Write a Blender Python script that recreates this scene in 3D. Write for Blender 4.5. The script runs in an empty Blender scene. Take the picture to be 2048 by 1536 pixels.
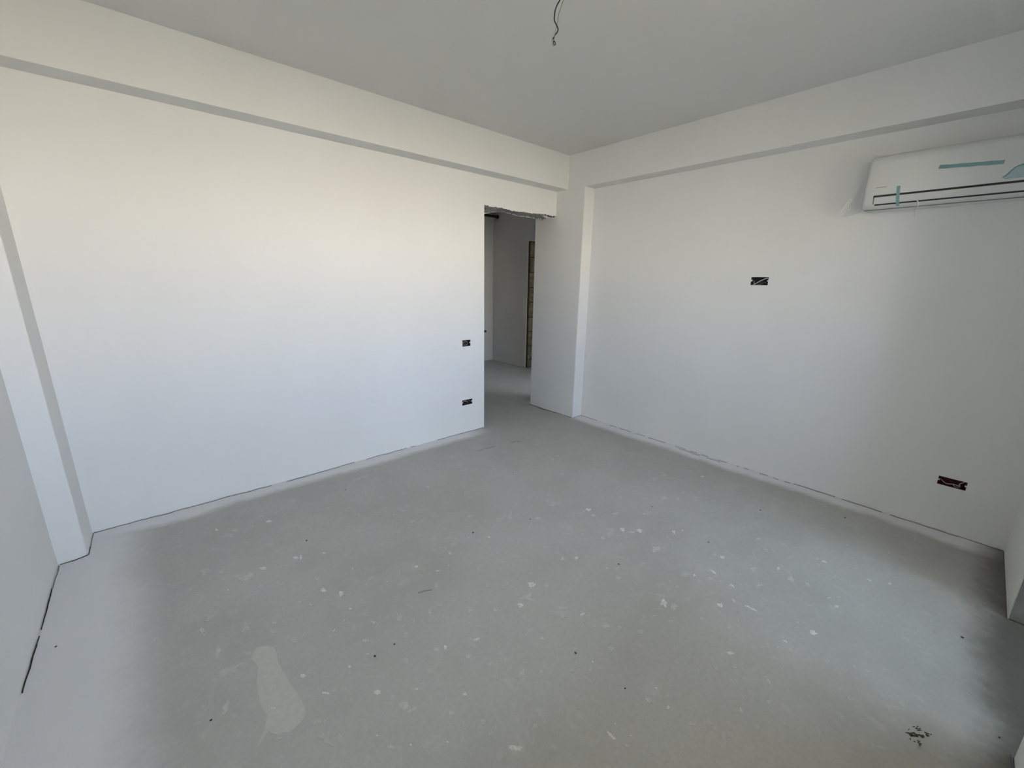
import bpy, bmesh, math, random
from mathutils import Vector, Matrix, noise
random.seed(7)
C = bpy.context.scene.collection
sc = bpy.context.scene

# ------------------------------------------------------------------ camera
cam_d = bpy.data.cameras.new('camera'); cam = bpy.data.objects.new('camera', cam_d); C.objects.link(cam)
sc.camera = cam
cam_d.sensor_fit = 'HORIZONTAL'; cam_d.sensor_width = 36.0
cam_d.lens = 817.17 / 2048 * 36.0
cam_d.clip_start = 0.02
YAW, PITCH, ROLL = 0.7231, -0.2465, 0.0182
fwd = Vector((math.sin(YAW)*math.cos(PITCH), math.cos(YAW)*math.cos(PITCH), math.sin(PITCH)))
rgt = Vector((math.cos(YAW), -math.sin(YAW), 0)); up = rgt.cross(fwd)
r2 = rgt*math.cos(ROLL) + up*math.sin(ROLL); u2 = -rgt*math.sin(ROLL) + up*math.cos(ROLL)
cam.matrix_world = Matrix(((r2.x, u2.x, -fwd.x, -3.6014), (r2.y, u2.y, -fwd.y, -3.242),
                           (r2.z, u2.z, -fwd.z, 1.5), (0, 0, 0, 1)))

# ------------------------------------------------------------------ view, world
sc.view_settings.view_transform = 'Standard'; sc.view_settings.look = 'None'
sc.view_settings.gamma = 1.0; sc.view_settings.use_curve_mapping = False
sc.view_settings.exposure = 0.0
sc.cycles.use_denoising = True
sc.cycles.max_bounces = 14; sc.cycles.diffuse_bounces = 10; sc.cycles.transparent_max_bounces = 16
sc.cycles.sample_clamp_indirect = 6.0

SKY_GAIN = 20.5
w = bpy.data.worlds.new('daylight'); sc.world = w; w.use_nodes = True
nt = w.node_tree; nt.nodes.clear()
wo = nt.nodes.new('ShaderNodeOutputWorld'); bg = nt.nodes.new('ShaderNodeBackground')
tc = nt.nodes.new('ShaderNodeTexCoord'); sx = nt.nodes.new('ShaderNodeSeparateXYZ')
mr = nt.nodes.new('ShaderNodeMapRange'); cr = nt.nodes.new('ShaderNodeValToRGB')
mr.inputs['From Min'].default_value = -1; mr.inputs['From Max'].default_value = 1
nt.links.new(tc.outputs['Generated'], sx.inputs[0]); nt.links.new(sx.outputs['Z'], mr.inputs['Value'])
nt.links.new(mr.outputs[0], cr.inputs[0]); nt.links.new(cr.outputs[0], bg.inputs[0]); nt.links.new(bg.outputs[0], wo.inputs[0])
bg.inputs[1].default_value = SKY_GAIN
# sunlit ground and facades below the skyline, clear blue sky above it
e = cr.color_ramp.elements
e[0].position = 0.0; e[0].color = (0.17, 0.145, 0.12, 1)
e[1].position = 1.0; e[1].color = (0.62, 0.79, 1.0, 1)
for p_, c_ in ((0.40, (0.24, 0.21, 0.17, 1)), (0.45, (1.0, 0.86, 0.72, 1)), (0.53, (1.0, 0.90, 0.84, 1)), (0.58, (0.69, 0.77, 1.0, 1)), (0.78, (0.62, 0.76, 1.0, 1))):
    n_ = e.new(p_); n_.color = c_

# ------------------------------------------------------------------ materials
def mat(name, col, rough=0.7, **k):
    m = bpy.data.materials.new(name); m.use_nodes = True
    b = m.node_tree.nodes['Principled BSDF']
    b.inputs['Base Color'].default_value = (*col, 1); b.inputs['Roughness'].default_value = rough
    if 'Specular IOR Level' in b.inputs: b.inputs['Specular IOR Level'].default_value = k.get('spec', 0.3)
    b.inputs['Metallic'].default_value = k.get('metal', 0)
    return m
class N:
    """small node helper"""
    def __init__(s, m): s.t = m.node_tree; s.b = s.t.nodes.get('Principled BSDF')
    def new(s, typ, **k):
        n = s.t.nodes.new(typ)
        for a, v in k.items(): setattr(n, a, v)
        return n
    def link(s, a, b): s.t.links.new(a, b)
    def pos(s): return s.new('ShaderNodeNewGeometry').outputs['Position']
    def noise(s, scale, detail=3, rough=0.5, vec=None, dist=0):
        n = s.new('ShaderNodeTexNoise'); n.inputs['Scale'].default_value = scale
        n.inputs['Detail'].default_value = detail; n.inputs['Roughness'].default_value = rough
        n.inputs['Distortion'].default_value = dist
        s.link(vec if vec is not None else s.pos(), n.inputs['Vector']); return n.outputs['Fac']
    def rng(s, v, a, b, c=0, d=1, smooth=True):
        n = s.new('ShaderNodeMapRange'); n.interpolation_type = 'SMOOTHSTEP' if smooth else 'LINEAR'
        for i, x in zip(('From Min', 'From Max', 'To Min', 'To Max'), (a, b, c, d)): n.inputs[i].default_value = x
        s.link(v, n.inputs['Value']); return n.outputs[0]
    def math(s, op, a, b=None):
        n = s.new('ShaderNodeMath', operation=op)
        for i, x in enumerate((a, b)):
            if x is None: continue
            if isinstance(x, (int, float)): n.inputs[i].default_value = x
            else: s.link(x, n.inputs[i])
        return n.outputs[0]
    def mix(s, f, a, b):
        n = s.new('ShaderNodeMix', data_type='RGBA')
        for i, x in ((0, f), (6, a), (7, b)):
            if isinstance(x, (int, float)): n.inputs[i].default_value = x
            elif isinstance(x, tuple): n.inputs[i].default_value = (*x, 1)
            else: s.link(x, n.inputs[i])
        return n.outputs[2]
    def bump(s, h, st=0.2, d=0.002):
        n = s.new('ShaderNodeBump'); n.inputs['Strength'].default_value = st; n.inputs['Distance'].default_value = d
        s.link(h, n.inputs['Height']); s.link(n.outputs[0], s.b.inputs['Normal'])

def plaster(name, a, b_):
    m = mat(name, a, 0.75, spec=0.15); n = N(m)
    f = n.rng(n.noise(1.3, 3), 0.35, 0.7)
    n.link(n.mix(f, a, b_), n.b.inputs['Base Color'])
    n.bump(n.noise(160, 4), 0.12, 0.001)
    return m
M_wall = plaster('white_paint', (0.80, 0.80, 0.785), (0.82, 0.82, 0.81))
M_ceil = plaster('white_ceiling_paint', (0.74, 0.74, 0.72), (0.76, 0.76, 0.745))
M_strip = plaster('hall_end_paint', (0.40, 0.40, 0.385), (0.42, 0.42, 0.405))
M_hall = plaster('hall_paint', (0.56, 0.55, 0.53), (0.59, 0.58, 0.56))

def floor_mat():
    m = mat('concrete_screed', (0.4, 0.4, 0.38), 0.8, spec=0.25); n = N(m)
    P = n.pos(); s = n.new('ShaderNodeSeparateXYZ'); n.link(P, s.inputs[0])
    big = n.rng(n.noise(1.1, 4, 0.55), 0.35, 0.68)
    mid = n.rng(n.noise(6.5, 5, 0.6, dist=0.6), 0.40, 0.72)
    fine = n.rng(n.noise(48, 5, 0.7), 0.35, 0.75)
    c = n.mix(big, (0.425, 0.42, 0.388), (0.50, 0.495, 0.468))
    c = n.mix(n.math('MULTIPLY', mid, 0.5), c, (0.505, 0.50, 0.475))
    c = n.mix(n.math('MULTIPLY', fine, 0.40), c, (0.38, 0.375, 0.35))
    grain = n.rng(n.noise(190, 4, 0.75), 0.30, 0.70)
    c = n.mix(n.math('MULTIPLY', grain, 0.30), c, (0.34, 0.335, 0.315))
    cl = n.rng(n.noise(17, 5, 0.7, dist=1.2), 0.56, 0.66)
    c = n.mix(n.math('MULTIPLY', cl, 0.22), c, (0.62, 0.61, 0.585))
    # pale splatter specks
    v = n.new('ShaderNodeTexVoronoi'); v.inputs['Scale'].default_value = 13; n.link(P, v.inputs['Vector'])
    sp = n.rng(v.outputs['Distance'], 0.07, 0.11, 1, 0)
    gate = n.rng(n.noise(9, 2), 0.55, 0.62)
    c = n.mix(n.math('MULTIPLY', n.math('MULTIPLY', sp, gate), 0.40), c, (0.68, 0.67, 0.64))
    v2 = n.new('ShaderNodeTexVoronoi'); v2.inputs['Scale'].default_value = 40; n.link(P, v2.inputs['Vector'])
    sp2 = n.rng(v2.outputs['Distance'], 0.10, 0.17, 1, 0)
    gate2 = n.rng(n.noise(3.1, 3), 0.52, 0.66)
    c = n.mix(n.math('MULTIPLY', n.math('MULTIPLY', sp2, gate2), 0.30), c, (0.66, 0.65, 0.62))
    # small dark scuffs
    mp = n.new('ShaderNodeMapping'); mp.inputs['Scale'].default_value = (1, 2.6, 1); mp.inputs['Rotation'].default_value = (0, 0, 0.5); n.link(P, mp.inputs['Vector'])
    sc_ = n.rng(n.noise(7, 5, 0.7, vec=mp.outputs[0]), 0.62, 0.74)
    c = n.mix(n.math('MULTIPLY', sc_, 0.22), c, (0.22, 0.215, 0.20))
    # white paint overspray along the foot of the walls
    wob = n.math('MULTIPLY', n.math('SUBTRACT', n.noise(2.2, 4, 0.55), 0.5), 0.16)
    wob2 = n.math('MULTIPLY', n.math('SUBTRACT', n.noise(25, 3, 0.6), 0.5), 0.05)
    wb = n.math('ADD', wob, wob2)
    def near(axis, at, wdt, sign=1):
        d = n.math('ABSOLUTE', n.math('SUBTRACT', s.outputs[axis], at))
        return n.rng(n.math('ADD', d, wb), wdt*0.35, wdt*0.85, 1, 0)
    inroom = n.rng(s.outputs['Y'], 0.25, 0.5, 1, 0)
    leftof = n.rng(s.outputs['X'], -1.45, -1.05, 1, 0)
    dust = n.math('MAXIMUM', n.math('MULTIPLY', near('Y', -0.0, 0.22), leftof), near('X', 0.0, 0.23))
    dust = n.math('MAXIMUM', dust, n.math('MULTIPLY', near('X', -4.16, 0.52), 0.9))
    dust = n.math('MULTIPLY', dust, inroom)
    c = n.mix(n.math('MULTIPLY', dust, 0.95), c, (0.78, 0.78, 0.79))
    # darker floor colour in the window recesses
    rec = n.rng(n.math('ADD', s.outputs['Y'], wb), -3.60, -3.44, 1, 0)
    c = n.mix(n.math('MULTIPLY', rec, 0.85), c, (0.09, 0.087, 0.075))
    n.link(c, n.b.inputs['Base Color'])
    h = n.math('ADD', n.math('MULTIPLY', n.noise(30, 6, 0.65), 1.0), n.math('MULTIPLY', n.noise(260, 2), 0.35))
    n.bump(h, 0.25, 0.003)
    return m
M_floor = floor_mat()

def rough_mat(name, a, b_, scale=30, st=0.7):
    m = mat(name, a, 0.95, spec=0.1); n = N(m)
    f = n.rng(n.noise(scale, 5, 0.65), 0.35, 0.7)
    n.link(n.mix(f, a, b_), n.b.inputs['Base Color']); n.bump(n.noise(scale*3, 5, 0.7), st, 0.006)
    return m
M_cement = rough_mat('raw_cement', (0.22, 0.22, 0.21), (0.46, 0.46, 0.44), 45, 1.0)
M_block = rough_mat('limestone_block', (0.135, 0.125, 0.075), (0.25, 0.235, 0.165), 14)
M_mortar = rough_mat('dark_mortar', (0.03, 0.028, 0.02), (0.06, 0.055, 0.04))
M_spot = rough_mat('dried_plaster', (0.60, 0.59, 0.56), (0.76, 0.75, 0.72), 70, 0.3)
M_spot2 = rough_mat('thin_plaster_smear', (0.49, 0.485, 0.46), (0.60, 0.59, 0.56), 60, 0.2)
M_spot3 = rough_mat('faint_plaster_smear', (0.455, 0.45, 0.425), (0.53, 0.525, 0.50), 60, 0.2)
M_patch = rough_mat('screed_repair', (0.51, 0.50, 0.462), (0.555, 0.545, 0.505), 40, 0.2)
M_streak = mat('dark_scuff', (0.27, 0.265, 0.25), 0.9, spec=0.1)
M_dark = mat('dark_gap', (0.03, 0.03, 0.03), 0.95, spec=0.0)
M_gapg = mat('shaded_gap', (0.16, 0.165, 0.17), 0.95, spec=0.0)
M_grit = mat('dark_grit', (0.05, 0.045, 0.04), 0.9)
M_clump = rough_mat('brown_green_dirt', (0.10, 0.09, 0.03), (0.03, 0.03, 0.02), 120, .5)
M_box = mat('dark_socket_plastic', (0.018, 0.018, 0.022), 0.6)
M_boxr = mat('brown_socket_plastic', (0.06, 0.012, 0.010), 0.6)
M_tab = mat('pale_plaster_tab', (0.75, 0.75, 0.73), 0.8)
M_wg = mat('wire_grey', (0.62, 0.59, 0.59), 0.5)
M_wb = mat('wire_brown', (0.20, 0.11, 0.07), 0.5)
M_wblue = mat('wire_dark_blue', (0.012, 0.018, 0.06), 0.4)
M_wyg = mat('wire_pale_green', (0.30, 0.31, 0.24), 0.5)
M_wk = mat('wire_black', (0.012, 0.012, 0.012), 0.5)
M_ac = mat('ac_white_plastic', (0.76, 0.77, 0.76), 0.35, spec=0.5)
M_ac2 = mat('ac_flap_plastic', (0.72, 0.73, 0.72), 0.35, spec=0.5)
M_slot = mat('ac_black_slot', (0.005, 0.005, 0.012), 0.5)
M_tape = mat('teal_tape', (0.20, 0.37, 0.39), 0.4)
M_reveal = rough_mat('grey_reveal', (0.24, 0.24, 0.225), (0.30, 0.30, 0.285), 12, 0.3)
M_pipe = mat('dark_pipe', (0.02, 0.02, 0.018), 0.6)
M_frame = mat('window_frame_grey', (0.55, 0.56, 0.57), 0.4)
M_sill = mat('sill_stone', (0.6, 0.6, 0.58), 0.6)

def film_mat(name, tint, alpha, rough=0.12):
    m = bpy.data.materials.new(name); m.use_nodes = True; t = m.node_tree; t.nodes.clear()
    o = t.nodes.new('ShaderNodeOutputMaterial'); mx = t.nodes.new('ShaderNodeMixShader')
    tr = t.nodes.new('ShaderNodeBsdfTransparent'); tr.inputs[0].default_value = (*tint, 1)
    pr = t.nodes.new('ShaderNodeBsdfPrincipled'); pr.inputs['Base Color'].default_value = (0.8, 0.82, 0.82, 1)
    pr.inputs['Roughness'].default_value = rough; pr.inputs['Specular IOR Level'].default_value = 0.9
    fr = t.nodes.new('ShaderNodeLayerWeight'); fr.inputs[0].default_value = 0.35
    mr = t.nodes.new('ShaderNodeMapRange'); mr.inputs['To Min'].default_value = alpha; mr.inputs['To Max'].default_value = min(1, alpha*2.6)
    t.links.new(fr.outputs['Facing'], mr.inputs['Value']); t.links.new(mr.outputs[0], mx.inputs[0])
    t.links.new(tr.outputs[0], mx.inputs[1]); t.links.new(pr.outputs[0], mx.inputs[2]); t.links.new(mx.outputs[0], o.inputs[0])
    return m
M_film = film_mat('clear_film', (0.985, 0.99, 0.99), 0.035)
M_glass = film_mat('window_glass', (0.96, 0.98, 0.97), 0.03, 0.02)
M_tint = film_mat('teal_sticker', (0.86, 0.93, 0.95), 0.03)

# ------------------------------------------------------------------ mesh helpers
def link(name, me, m, parent=None, loc=None):
    o = bpy.data.objects.new(name, me); C.objects.link(o)
    if m is not None and len(me.materials) == 0: me.materials.append(m)
    if parent is not None:
        o.parent = parent
        o.matrix_parent_inverse = Matrix.Translation(-parent.location)
    if loc: o.location = loc
    return o
def obj(name, bm, m, parent=None, smooth=False):
    bmesh.ops.recalc_face_normals(bm, faces=bm.faces)
    me = bpy.data.meshes.new(name)
    if smooth:
        for f in bm.faces: f.smooth = True
    bm.to_mesh(me); bm.free()
    return link(name, me, m, parent)
def box(bm, a, b):
    x0, y0, z0 = a; x1, y1, z1 = b
    v = [bm.verts.new(p) for p in ((x0,y0,z0),(x1,y0,z0),(x1,y1,z0),(x0,y1,z0),(x0,y0,z1),(x1,y0,z1),(x1,y1,z1),(x0,y1,z1))]
    for f in ((0,3,2,1),(4,5,6,7),(0,1,5,4),(1,2,6,5),(2,3,7,6),(3,0,4,7)): bm.faces.new([v[i] for i in f])
    return v
def boxes(name, lst, m, parent=None, bevel=0):
    bm = bmesh.new()
    for a, b in lst: box(bm, a, b)
    if bevel: bmesh.ops.bevel(bm, geom=list(bm.edges), offset=bevel, segments=2, affect='EDGES', profile=0.6)
    return obj(name, bm, m, parent)
def tube(bm, pts, r, seg=8, closed=False):
    pts = [Vector(p) for p in pts]; rings = []
    for i, p in enumerate(pts):
        d = (pts[min(i+1, len(pts)-1)] - pts[max(i-1, 0)]).normalized()
        a = d.orthogonal().normalized() if i == 0 else (prev - d*prev.dot(d)).normalized()
        prev = a; b = d.cross(a)
        rr = r[i] if isinstance(r, (list, tuple)) else r
        rings.append([bm.verts.new(p + (a*math.cos(t) + b*math.sin(t))*rr) for t in [2*math.pi*k/seg for k in range(seg)]])
    for A, B in zip(rings, rings[1:]):
        for k in range(seg): bm.faces.new((A[k], A[(k+1) % seg], B[(k+1) % seg], B[k]))
    bm.faces.new(rings[0][::-1]); bm.faces.new(rings[-1])
def smooth_pts(pts, n=5):
    P = [Vector(p) for p in pts]; out = []
    for i in range(len(P)-1):
        p0, p1, p2, p3 = P[max(i-1, 0)], P[i], P[i+1], P[min(i+2, len(P)-1)]
        for k in range(n):
            t = k/n
            out.append(0.5*((2*p1) + (p2-p0)*t + (2*p0-5*p1+4*p2-p3)*t*t + (3*p1-p0-3*p2+p3)*t**3))
    out.append(P[-1]); return out
def wire(name, pts, r, m, parent, n=5):
    bm = bmesh.new(); tube(bm, smooth_pts(pts, n), r, 8); return obj(name, bm, m, parent, True)
def empty(name, loc, label, cat, group=None):
    o = bpy.data.objects.new(name, None); C.objects.link(o); o.location = loc
    o['label'] = label; o['category'] = cat
    o.empty_display_size = 0.05
    if group: o['group'] = group
    return o
def tag(o, label, cat, group=None, kind=None):
    o['label'] = label; o['category'] = cat
    if group: o['group'] = group
    if kind: o['kind'] = kind
    return o
def struct(o, label=None):
    o['kind'] = 'structure'
    if label: o['label'] = label
    return o

# ------------------------------------------------------------------ room sizes (metres)
H = 2.747; HB = 2.429; L = -4.164; F = -3.594       # ceiling, beam soffit, left wall, front (window) wall
CX, CY = -0.152, -0.382                              # corner column
DX = -1.1227; T = 0.18                               # door opening left edge, back wall thickness
HT = 2.95

# floor, ceiling
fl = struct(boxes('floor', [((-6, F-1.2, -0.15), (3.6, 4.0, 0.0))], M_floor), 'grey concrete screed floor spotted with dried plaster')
struct(boxes('ceiling', [((-6, F-1.2, H), (3.6, 4.0, HT))], M_ceil), 'plain white painted ceiling of the empty room')

def wall_cells(axis, at, depth, u0, u1, z0, z1, holes):
    """wall slab facing the room with rectangular recess holes: list of boxes. axis 'y': plane y=at, u is x; axis 'x': plane x=at, u is y"""
    us = sorted({u0, u1, *[h[0] for h in holes], *[h[1] for h in holes]}); zs = sorted({z0, z1, *[h[2] for h in holes], *[h[3] for h in holes]})
    out = []
    for a, b in zip(us, us[1:]):
        run = None
        for c, d in zip(zs, zs[1:]):
            hole = any(h[0] <= a and b <= h[1] and h[2] <= c and d <= h[3] for h in holes)
            dd = (at, at+depth) if not hole else (at+0.055, at+depth)
            out.append(((a, dd[0], c), (b, dd[1], d)) if axis == 'y' else ((dd[0], a, c), (dd[1], b, d)))
    return out
SA = [(-1.3835, -1.2895, 0.880, 0.941), (-1.395, -1.273, 0.288, 0.3425)]
SB = [(-2.105, -1.983, 1.504, 1.565), (-3.378, -3.254, 0.302, 0.357)]

# back wall with the rough door opening
bw = boxes('wall_back', wall_cells('y', 0.0, T, L-0.3, DX, 0, H, SA) + [((DX, 0, 2.26), (CX+0.02, T, H))], M_wall)
struct(bw, 'white back wall with two open socket holes and a doorway')

# rough underside of the lintel: broken plaster edge, bumpy raw cement
FRONT = [(-1.1227, 2.181), (-1.055, 2.174), (-0.934, 2.179), (-0.859, 2.176), (-0.794, 2.170), (-0.709, 2.169), (-0.621, 2.176), (-0.517, 2.174), (-0.395, 2.184), (-0.283, 2.188), (-0.206, 2.178), (-0.152, 2.192)]
BACK = [(-1.1227, 2.128), (-0.982, 2.140), (-0.882, 2.166), (-0.752, 2.184), (-0.651, 2.177), (-0.547, 2.168), (-0.367, 2.172), (-0.253, 2.170), (-0.152, 2.175)]
def lerp(tab, x):
    for (a, za), (b, zb) in zip(tab, tab[1:]):
        if a <= x <= b: return za + (zb-za)*(x-a)/(b-a)
    return tab[-1][1] if x > tab[-1][0] else tab[0][1]
bm = bmesh.new(); NX, NY = 110, 16; g = []
for i in range(NX+1):
    x = DX + (CX - DX)*i/NX; row = []
    edge = 0.007*noise.noise(Vector((x*30, 3, 0))) + 0.006*noise.noise(Vector((x*85, 8, 0)))
    for j in range(NY+1):
        t = j/NY; y = t*T
        z = lerp(FRONT, x)*(1-t) + lerp(BACK, x)*t + edge*(1-t)
        amp = 0.009 + (0.014 if x > -0.34 else 0)
        if 0 < j: z += amp*noise.noise(Vector((x*38, y*38, 1.7))) + amp*0.6*noise.noise(Vector((x*90, y*90, 5.1)))
        if x > -0.3 and 0 < j < NY: z += max(0, noise.noise(Vector((x*55, y*40, 9))))*0.05
        row.append(bm.verts.new((x, y, z)))
    g.append(row)
for i in range(NX):
    for j in range(NY): bm.faces.new((g[i][j], g[i+1][j], g[i+1][j+1], g[i][j+1]))
lu = obj('lintel_underside', bm, M_cement, bw)
lu['label'] = 'rough broken cement underside of the doorway lintel'
bm = bmesh.new()                                       # painted faces of the lintel above the jagged edge
for y, off in ((0.0, 0), (T, NY)):
    prev = None
    for i in range(NX+1):
        v = g and None
        x = DX + (CX - DX)*i/NX
        edge = 0.007*noise.noise(Vector((x*30, 3, 0))) + 0.006*noise.noise(Vector((x*85, 8, 0)))
        z = (lerp(FRONT, x) + edge) if off == 0 else lerp(BACK, x) - 0.004
        a = bm.verts.new((x, y, z)); b = bm.verts.new((x, y, 2.26))
        if prev: bm.faces.new((prev[0], a, b, prev[1]) if off == 0 else (a, prev[0], prev[1], b))
        prev = (a, b)
lf = obj('lintel_face', bm, M_wall, bw)
# loose chips of broken plaster hanging at the right end of the lintel
bm = bmesh.new()
for k in range(16):
    x = -0.31 + 0.155*random.random(); y = 0.002 + random.random()*0.05; z = 2.178 - random.random()*0.012
    s = 0.005 + random.random()*0.009
    r = bmesh.ops.create_icosphere(bm, subdivisions=1, radius=s, matrix=Matrix.Translation((x, y, z)) @ Matrix.Rotation(random.random()*3, 4, 'Y') @ Matrix.Diagonal((1.6, 1, 0.5, 1)))
    for v in r['verts']: v.co += Vector((random.uniform(-1, 1), random.uniform(-1, 1), random.uniform(-1, 1)))*s*0.25
ch = obj('plaster_chips', bm, M_tab, bw); ch['kind'] = 'stuff'; ch['label'] = 'loose white plaster chips at the broken lintel corner'
bm = bmesh.new()
for k in range(5):
    x = -0.27 + k*0.018; z = 2.181 - (k % 2)*0.006
    box(bm, (x, -0.0025, z-0.0035), (x+0.012, 0.02, z+0.0025))
obj('lintel_hole', bm, M_dark, bw)

# right wall, corner column, beams
rw = struct(boxes('wall_right', wall_cells('x', 0.0, 0.2, F-0.4, 0.315, 0, H, SB), M_wall), 'white right wall below the ceiling beam')
bm = bmesh.new(); box(bm, (CX, CY, -0.001), (0.001, 0.315, H))
ed = [e_ for e_ in bm.edges if abs(e_.verts[0].co.x-CX) < 1e-4 and abs(e_.verts[1].co.x-CX) < 1e-4 and abs(e_.verts[0].co.y-e_.verts[1].co.y) < 1e-4]
bmesh.ops.bevel(bm, geom=ed, offset=0.004, segments=2, affect='EDGES')
col = struct(obj('wall_column', bm, M_wall), 'slim white corner column right of the doorway')
struct(boxes('ceiling_beam', [((L, -0.1585, HB), (CX+0.001, 0.001, H+0.001))], M_wall, bevel=0.003), 'white ceiling beam running above the doorway wall')
struct(boxes('ceiling_beam', [((CX, F-0.001, HB-0.001), (0.001, CY+0.01, H+0.001))], M_wall, bevel=0.003), 'white ceiling beam above the air conditioner')

# left wall and its corner column (its edge is worn round near the floor)
struct(boxes('wall_left', [((L-0.3, F-0.4, 0), (L, 0.001, H))], M_wall), 'white left wall at the edge of the room')
bm = bmesh.new(); X1, Y1 = -4.052, -0.272; lv = []
for z in [0, .03, .06, .1, .15, .22, .32, .5, 1.0, 1.6, 2.2, H]:
    r = 0.006 + 0.034*math.exp(-z/0.09)
    row = [(L-0.01, 0.01), (L-0.01, Y1)]
    for k in range(6):
        t = math.pi/2*k/5; row.append((X1 - r + r*math.sin(t), Y1 + r - r*math.cos(t)))
    row.append((X1, 0.01))
    lv.append([bm.verts.new((a, b, z)) for a, b in row])
for A, B in zip(lv, lv[1:]):
    for k in range(len(A)-1): bm.faces.new((A[k], A[k+1], B[k+1], B[k]))
struct(obj('wall_column', bm, M_wall), 'white corner column between left wall and back wall')

# front (window) wall: the recess of window_2 shows at the right edge
TH = 0.42                           # wall thickness
W1 = (-3.52, -1.98, 1.15, 2.38)    # x0, x1, sill, head   (behind the camera)
W2 = (-1.669, -0.770, 1.12, 2.12)
W3 = (0.5, 3.1, 0.12, 2.38)        # unseen window of the next room, added to light the hall
DEEP = {W2: 0.80}                   # the narrow window sits in a deeper recess
def front_wall(x0, x1, wins, recess=()):
    out = []; xs = sorted({x0, x1, *[w_[0] for w_ in wins], *[w_[1] for w_ in wins]})
    for a, b in zip(xs, xs[1:]):
        w_ = next((w_ for w_ in wins if w_[0] <= a and b <= w_[1]), None)
        if w_ is None: out.append(((a, F-TH, 0), (b, F, H)))
        else:
            th = DEEP.get(w_, TH)
            out += [((a, F-th, w_[3]), (b, F, H)), ((a, F-th, 0), (b, F-th+0.12, w_[2]))]
            if th > TH: out += [((a-0.2, F-th, 0), (a, F-TH, H)), ((b, F-th, 0), (b+0.2, F-TH, H))]
    return out
struct(boxes('wall_front', front_wall(L-0.3, 3.6, [W1, W2, W3]), M_wall), 'white window wall with deep window recesses')
for k, W in enumerate((W1, W2, W3), 1):
    th = DEEP.get(W, TH)
    root = bpy.data.objects.new('window_%d' % k, None); C.objects.link(root); root.location = ((W[0]+W[1])/2, F-th+0.06, W[2]); root['kind'] = 'structure'
    root['label'] = ('wide grey framed window in the front wall', 'narrow grey framed window in the deep recess', 'added unseen window of the next room, lighting the hall')[k-1]
    y0, y1 = F-th+0.03, F-th+0.09; fwid = 0.05
    n = 2
    parts = [((W[0], y0, W[2]), (W[1], y1, W[2]+fwid)), ((W[0], y0, W[3]-fwid), (W[1], y1, W[3]))]
    for i in range(n+1):
        x = W[0] + (W[1]-W[0]-fwid)*i/n
        parts.append(((x, y0, W[2]+fwid), (x+fwid, y1, W[3]-fwid)))
    boxes('window_frame', parts, M_frame, root)
    for i in range(n):
        x = W[0] + (W[1]-W[0]-fwid)*i/n + fwid; x2 = W[0] + (W[1]-W[0]-fwid)*(i+1)/n
        boxes('pane', [((x, y0+0.025, W[2]+fwid), (x2, y0+0.031, W[3]-fwid))], M_glass, root)
    boxes('window_sill', [((W[0], F-th-0.03, W[2]), (W[1], F-th+0.14, W[2]+0.02))], M_sill, root)

struct(boxes('added_overhang', [((L-0.6, F-TH-1.5, 2.60), (-1.85, F-TH, 2.78))], M_sill), 'unseen slab added outside above the wide window to block high sky')  # added overhang, keeps high sky light off the floor near the camera

struct(boxes('reveal_lining', [((W2[1]-0.004, F-0.78, 0), (W2[1]+0.001, F-0.004, 2.09))], M_reveal), 'grey side of the deep window recess')  # thin skin, darker than the wall colour, on one recess side

# ------------------------------------------------------------------ hall behind the doorway
HX, HY = 1.329, 2.93
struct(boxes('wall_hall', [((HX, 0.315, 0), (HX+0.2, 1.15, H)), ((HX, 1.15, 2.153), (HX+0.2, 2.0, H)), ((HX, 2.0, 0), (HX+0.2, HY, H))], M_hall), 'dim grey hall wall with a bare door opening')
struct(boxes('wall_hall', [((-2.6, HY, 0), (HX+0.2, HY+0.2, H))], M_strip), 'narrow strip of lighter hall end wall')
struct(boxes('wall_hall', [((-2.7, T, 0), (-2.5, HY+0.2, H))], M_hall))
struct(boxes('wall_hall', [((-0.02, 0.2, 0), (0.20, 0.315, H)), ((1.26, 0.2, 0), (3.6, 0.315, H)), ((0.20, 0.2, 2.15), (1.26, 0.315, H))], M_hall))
struct(boxes('wall_added_room', [((3.4, F-0.4, 0), (3.6, 0.315, H))], M_hall))  # unseen room, added to carry window light into the hall
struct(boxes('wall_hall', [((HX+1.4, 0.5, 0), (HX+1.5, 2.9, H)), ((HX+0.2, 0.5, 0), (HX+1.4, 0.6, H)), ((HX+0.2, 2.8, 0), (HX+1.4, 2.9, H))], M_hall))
# block-built jamb of the hall opening, seen edge on
jb = struct(boxes('door_jamb', [((HX+0.012, 1.965, 0), (HX+0.195, 2.001, 2.153))], M_mortar), 'raw block jamb of the hall door opening')
zb = [0.0, 0.148, 0.396, 0.650, 0.896, 1.151, 1.397, 1.648, 1.896, 2.146]
for k, (a, b) in enumerate(zip(zb, zb[1:])):
    bm = bmesh.new(); j = random.uniform(-0.004, 0.004)
    box(bm, (HX+0.020+j, 1.945+abs(j), a+0.007), (HX+0.158+j, 1.980, b-0.007))
    bmesh.ops.bevel(bm, geom=list(bm.edges), offset=0.006, segments=1, affect='EDGES')
    obj('block', bm, M_block, jb)
bm = bmesh.new(); tube(bm, [(HX+0.10, 1.940, 1.32), (HX+0.10, 1.946, 1.32)], 0.016, 10)
obj('hole', bm, M_dark, jb)
bm = bmesh.new(); tube(bm, [(0.2, 2.80, 2.61), (1.30, 2.80, 2.605)], 0.021, 12); tube(bm, [(1.285, 2.80, 2.605), (1.327, 2.80, 2.604)], 0.029, 12)
pp = tag(obj('pipe', bm, M_pipe, smooth=False), 'short dark pipe near the hall ceiling beyond the doorway', 'pipe')
bm = bmesh.new(); tube(bm, [(1.13, HY-0.03, 0.57), (1.13, HY+0.01, 0.57)], 0.022, 10)
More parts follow.
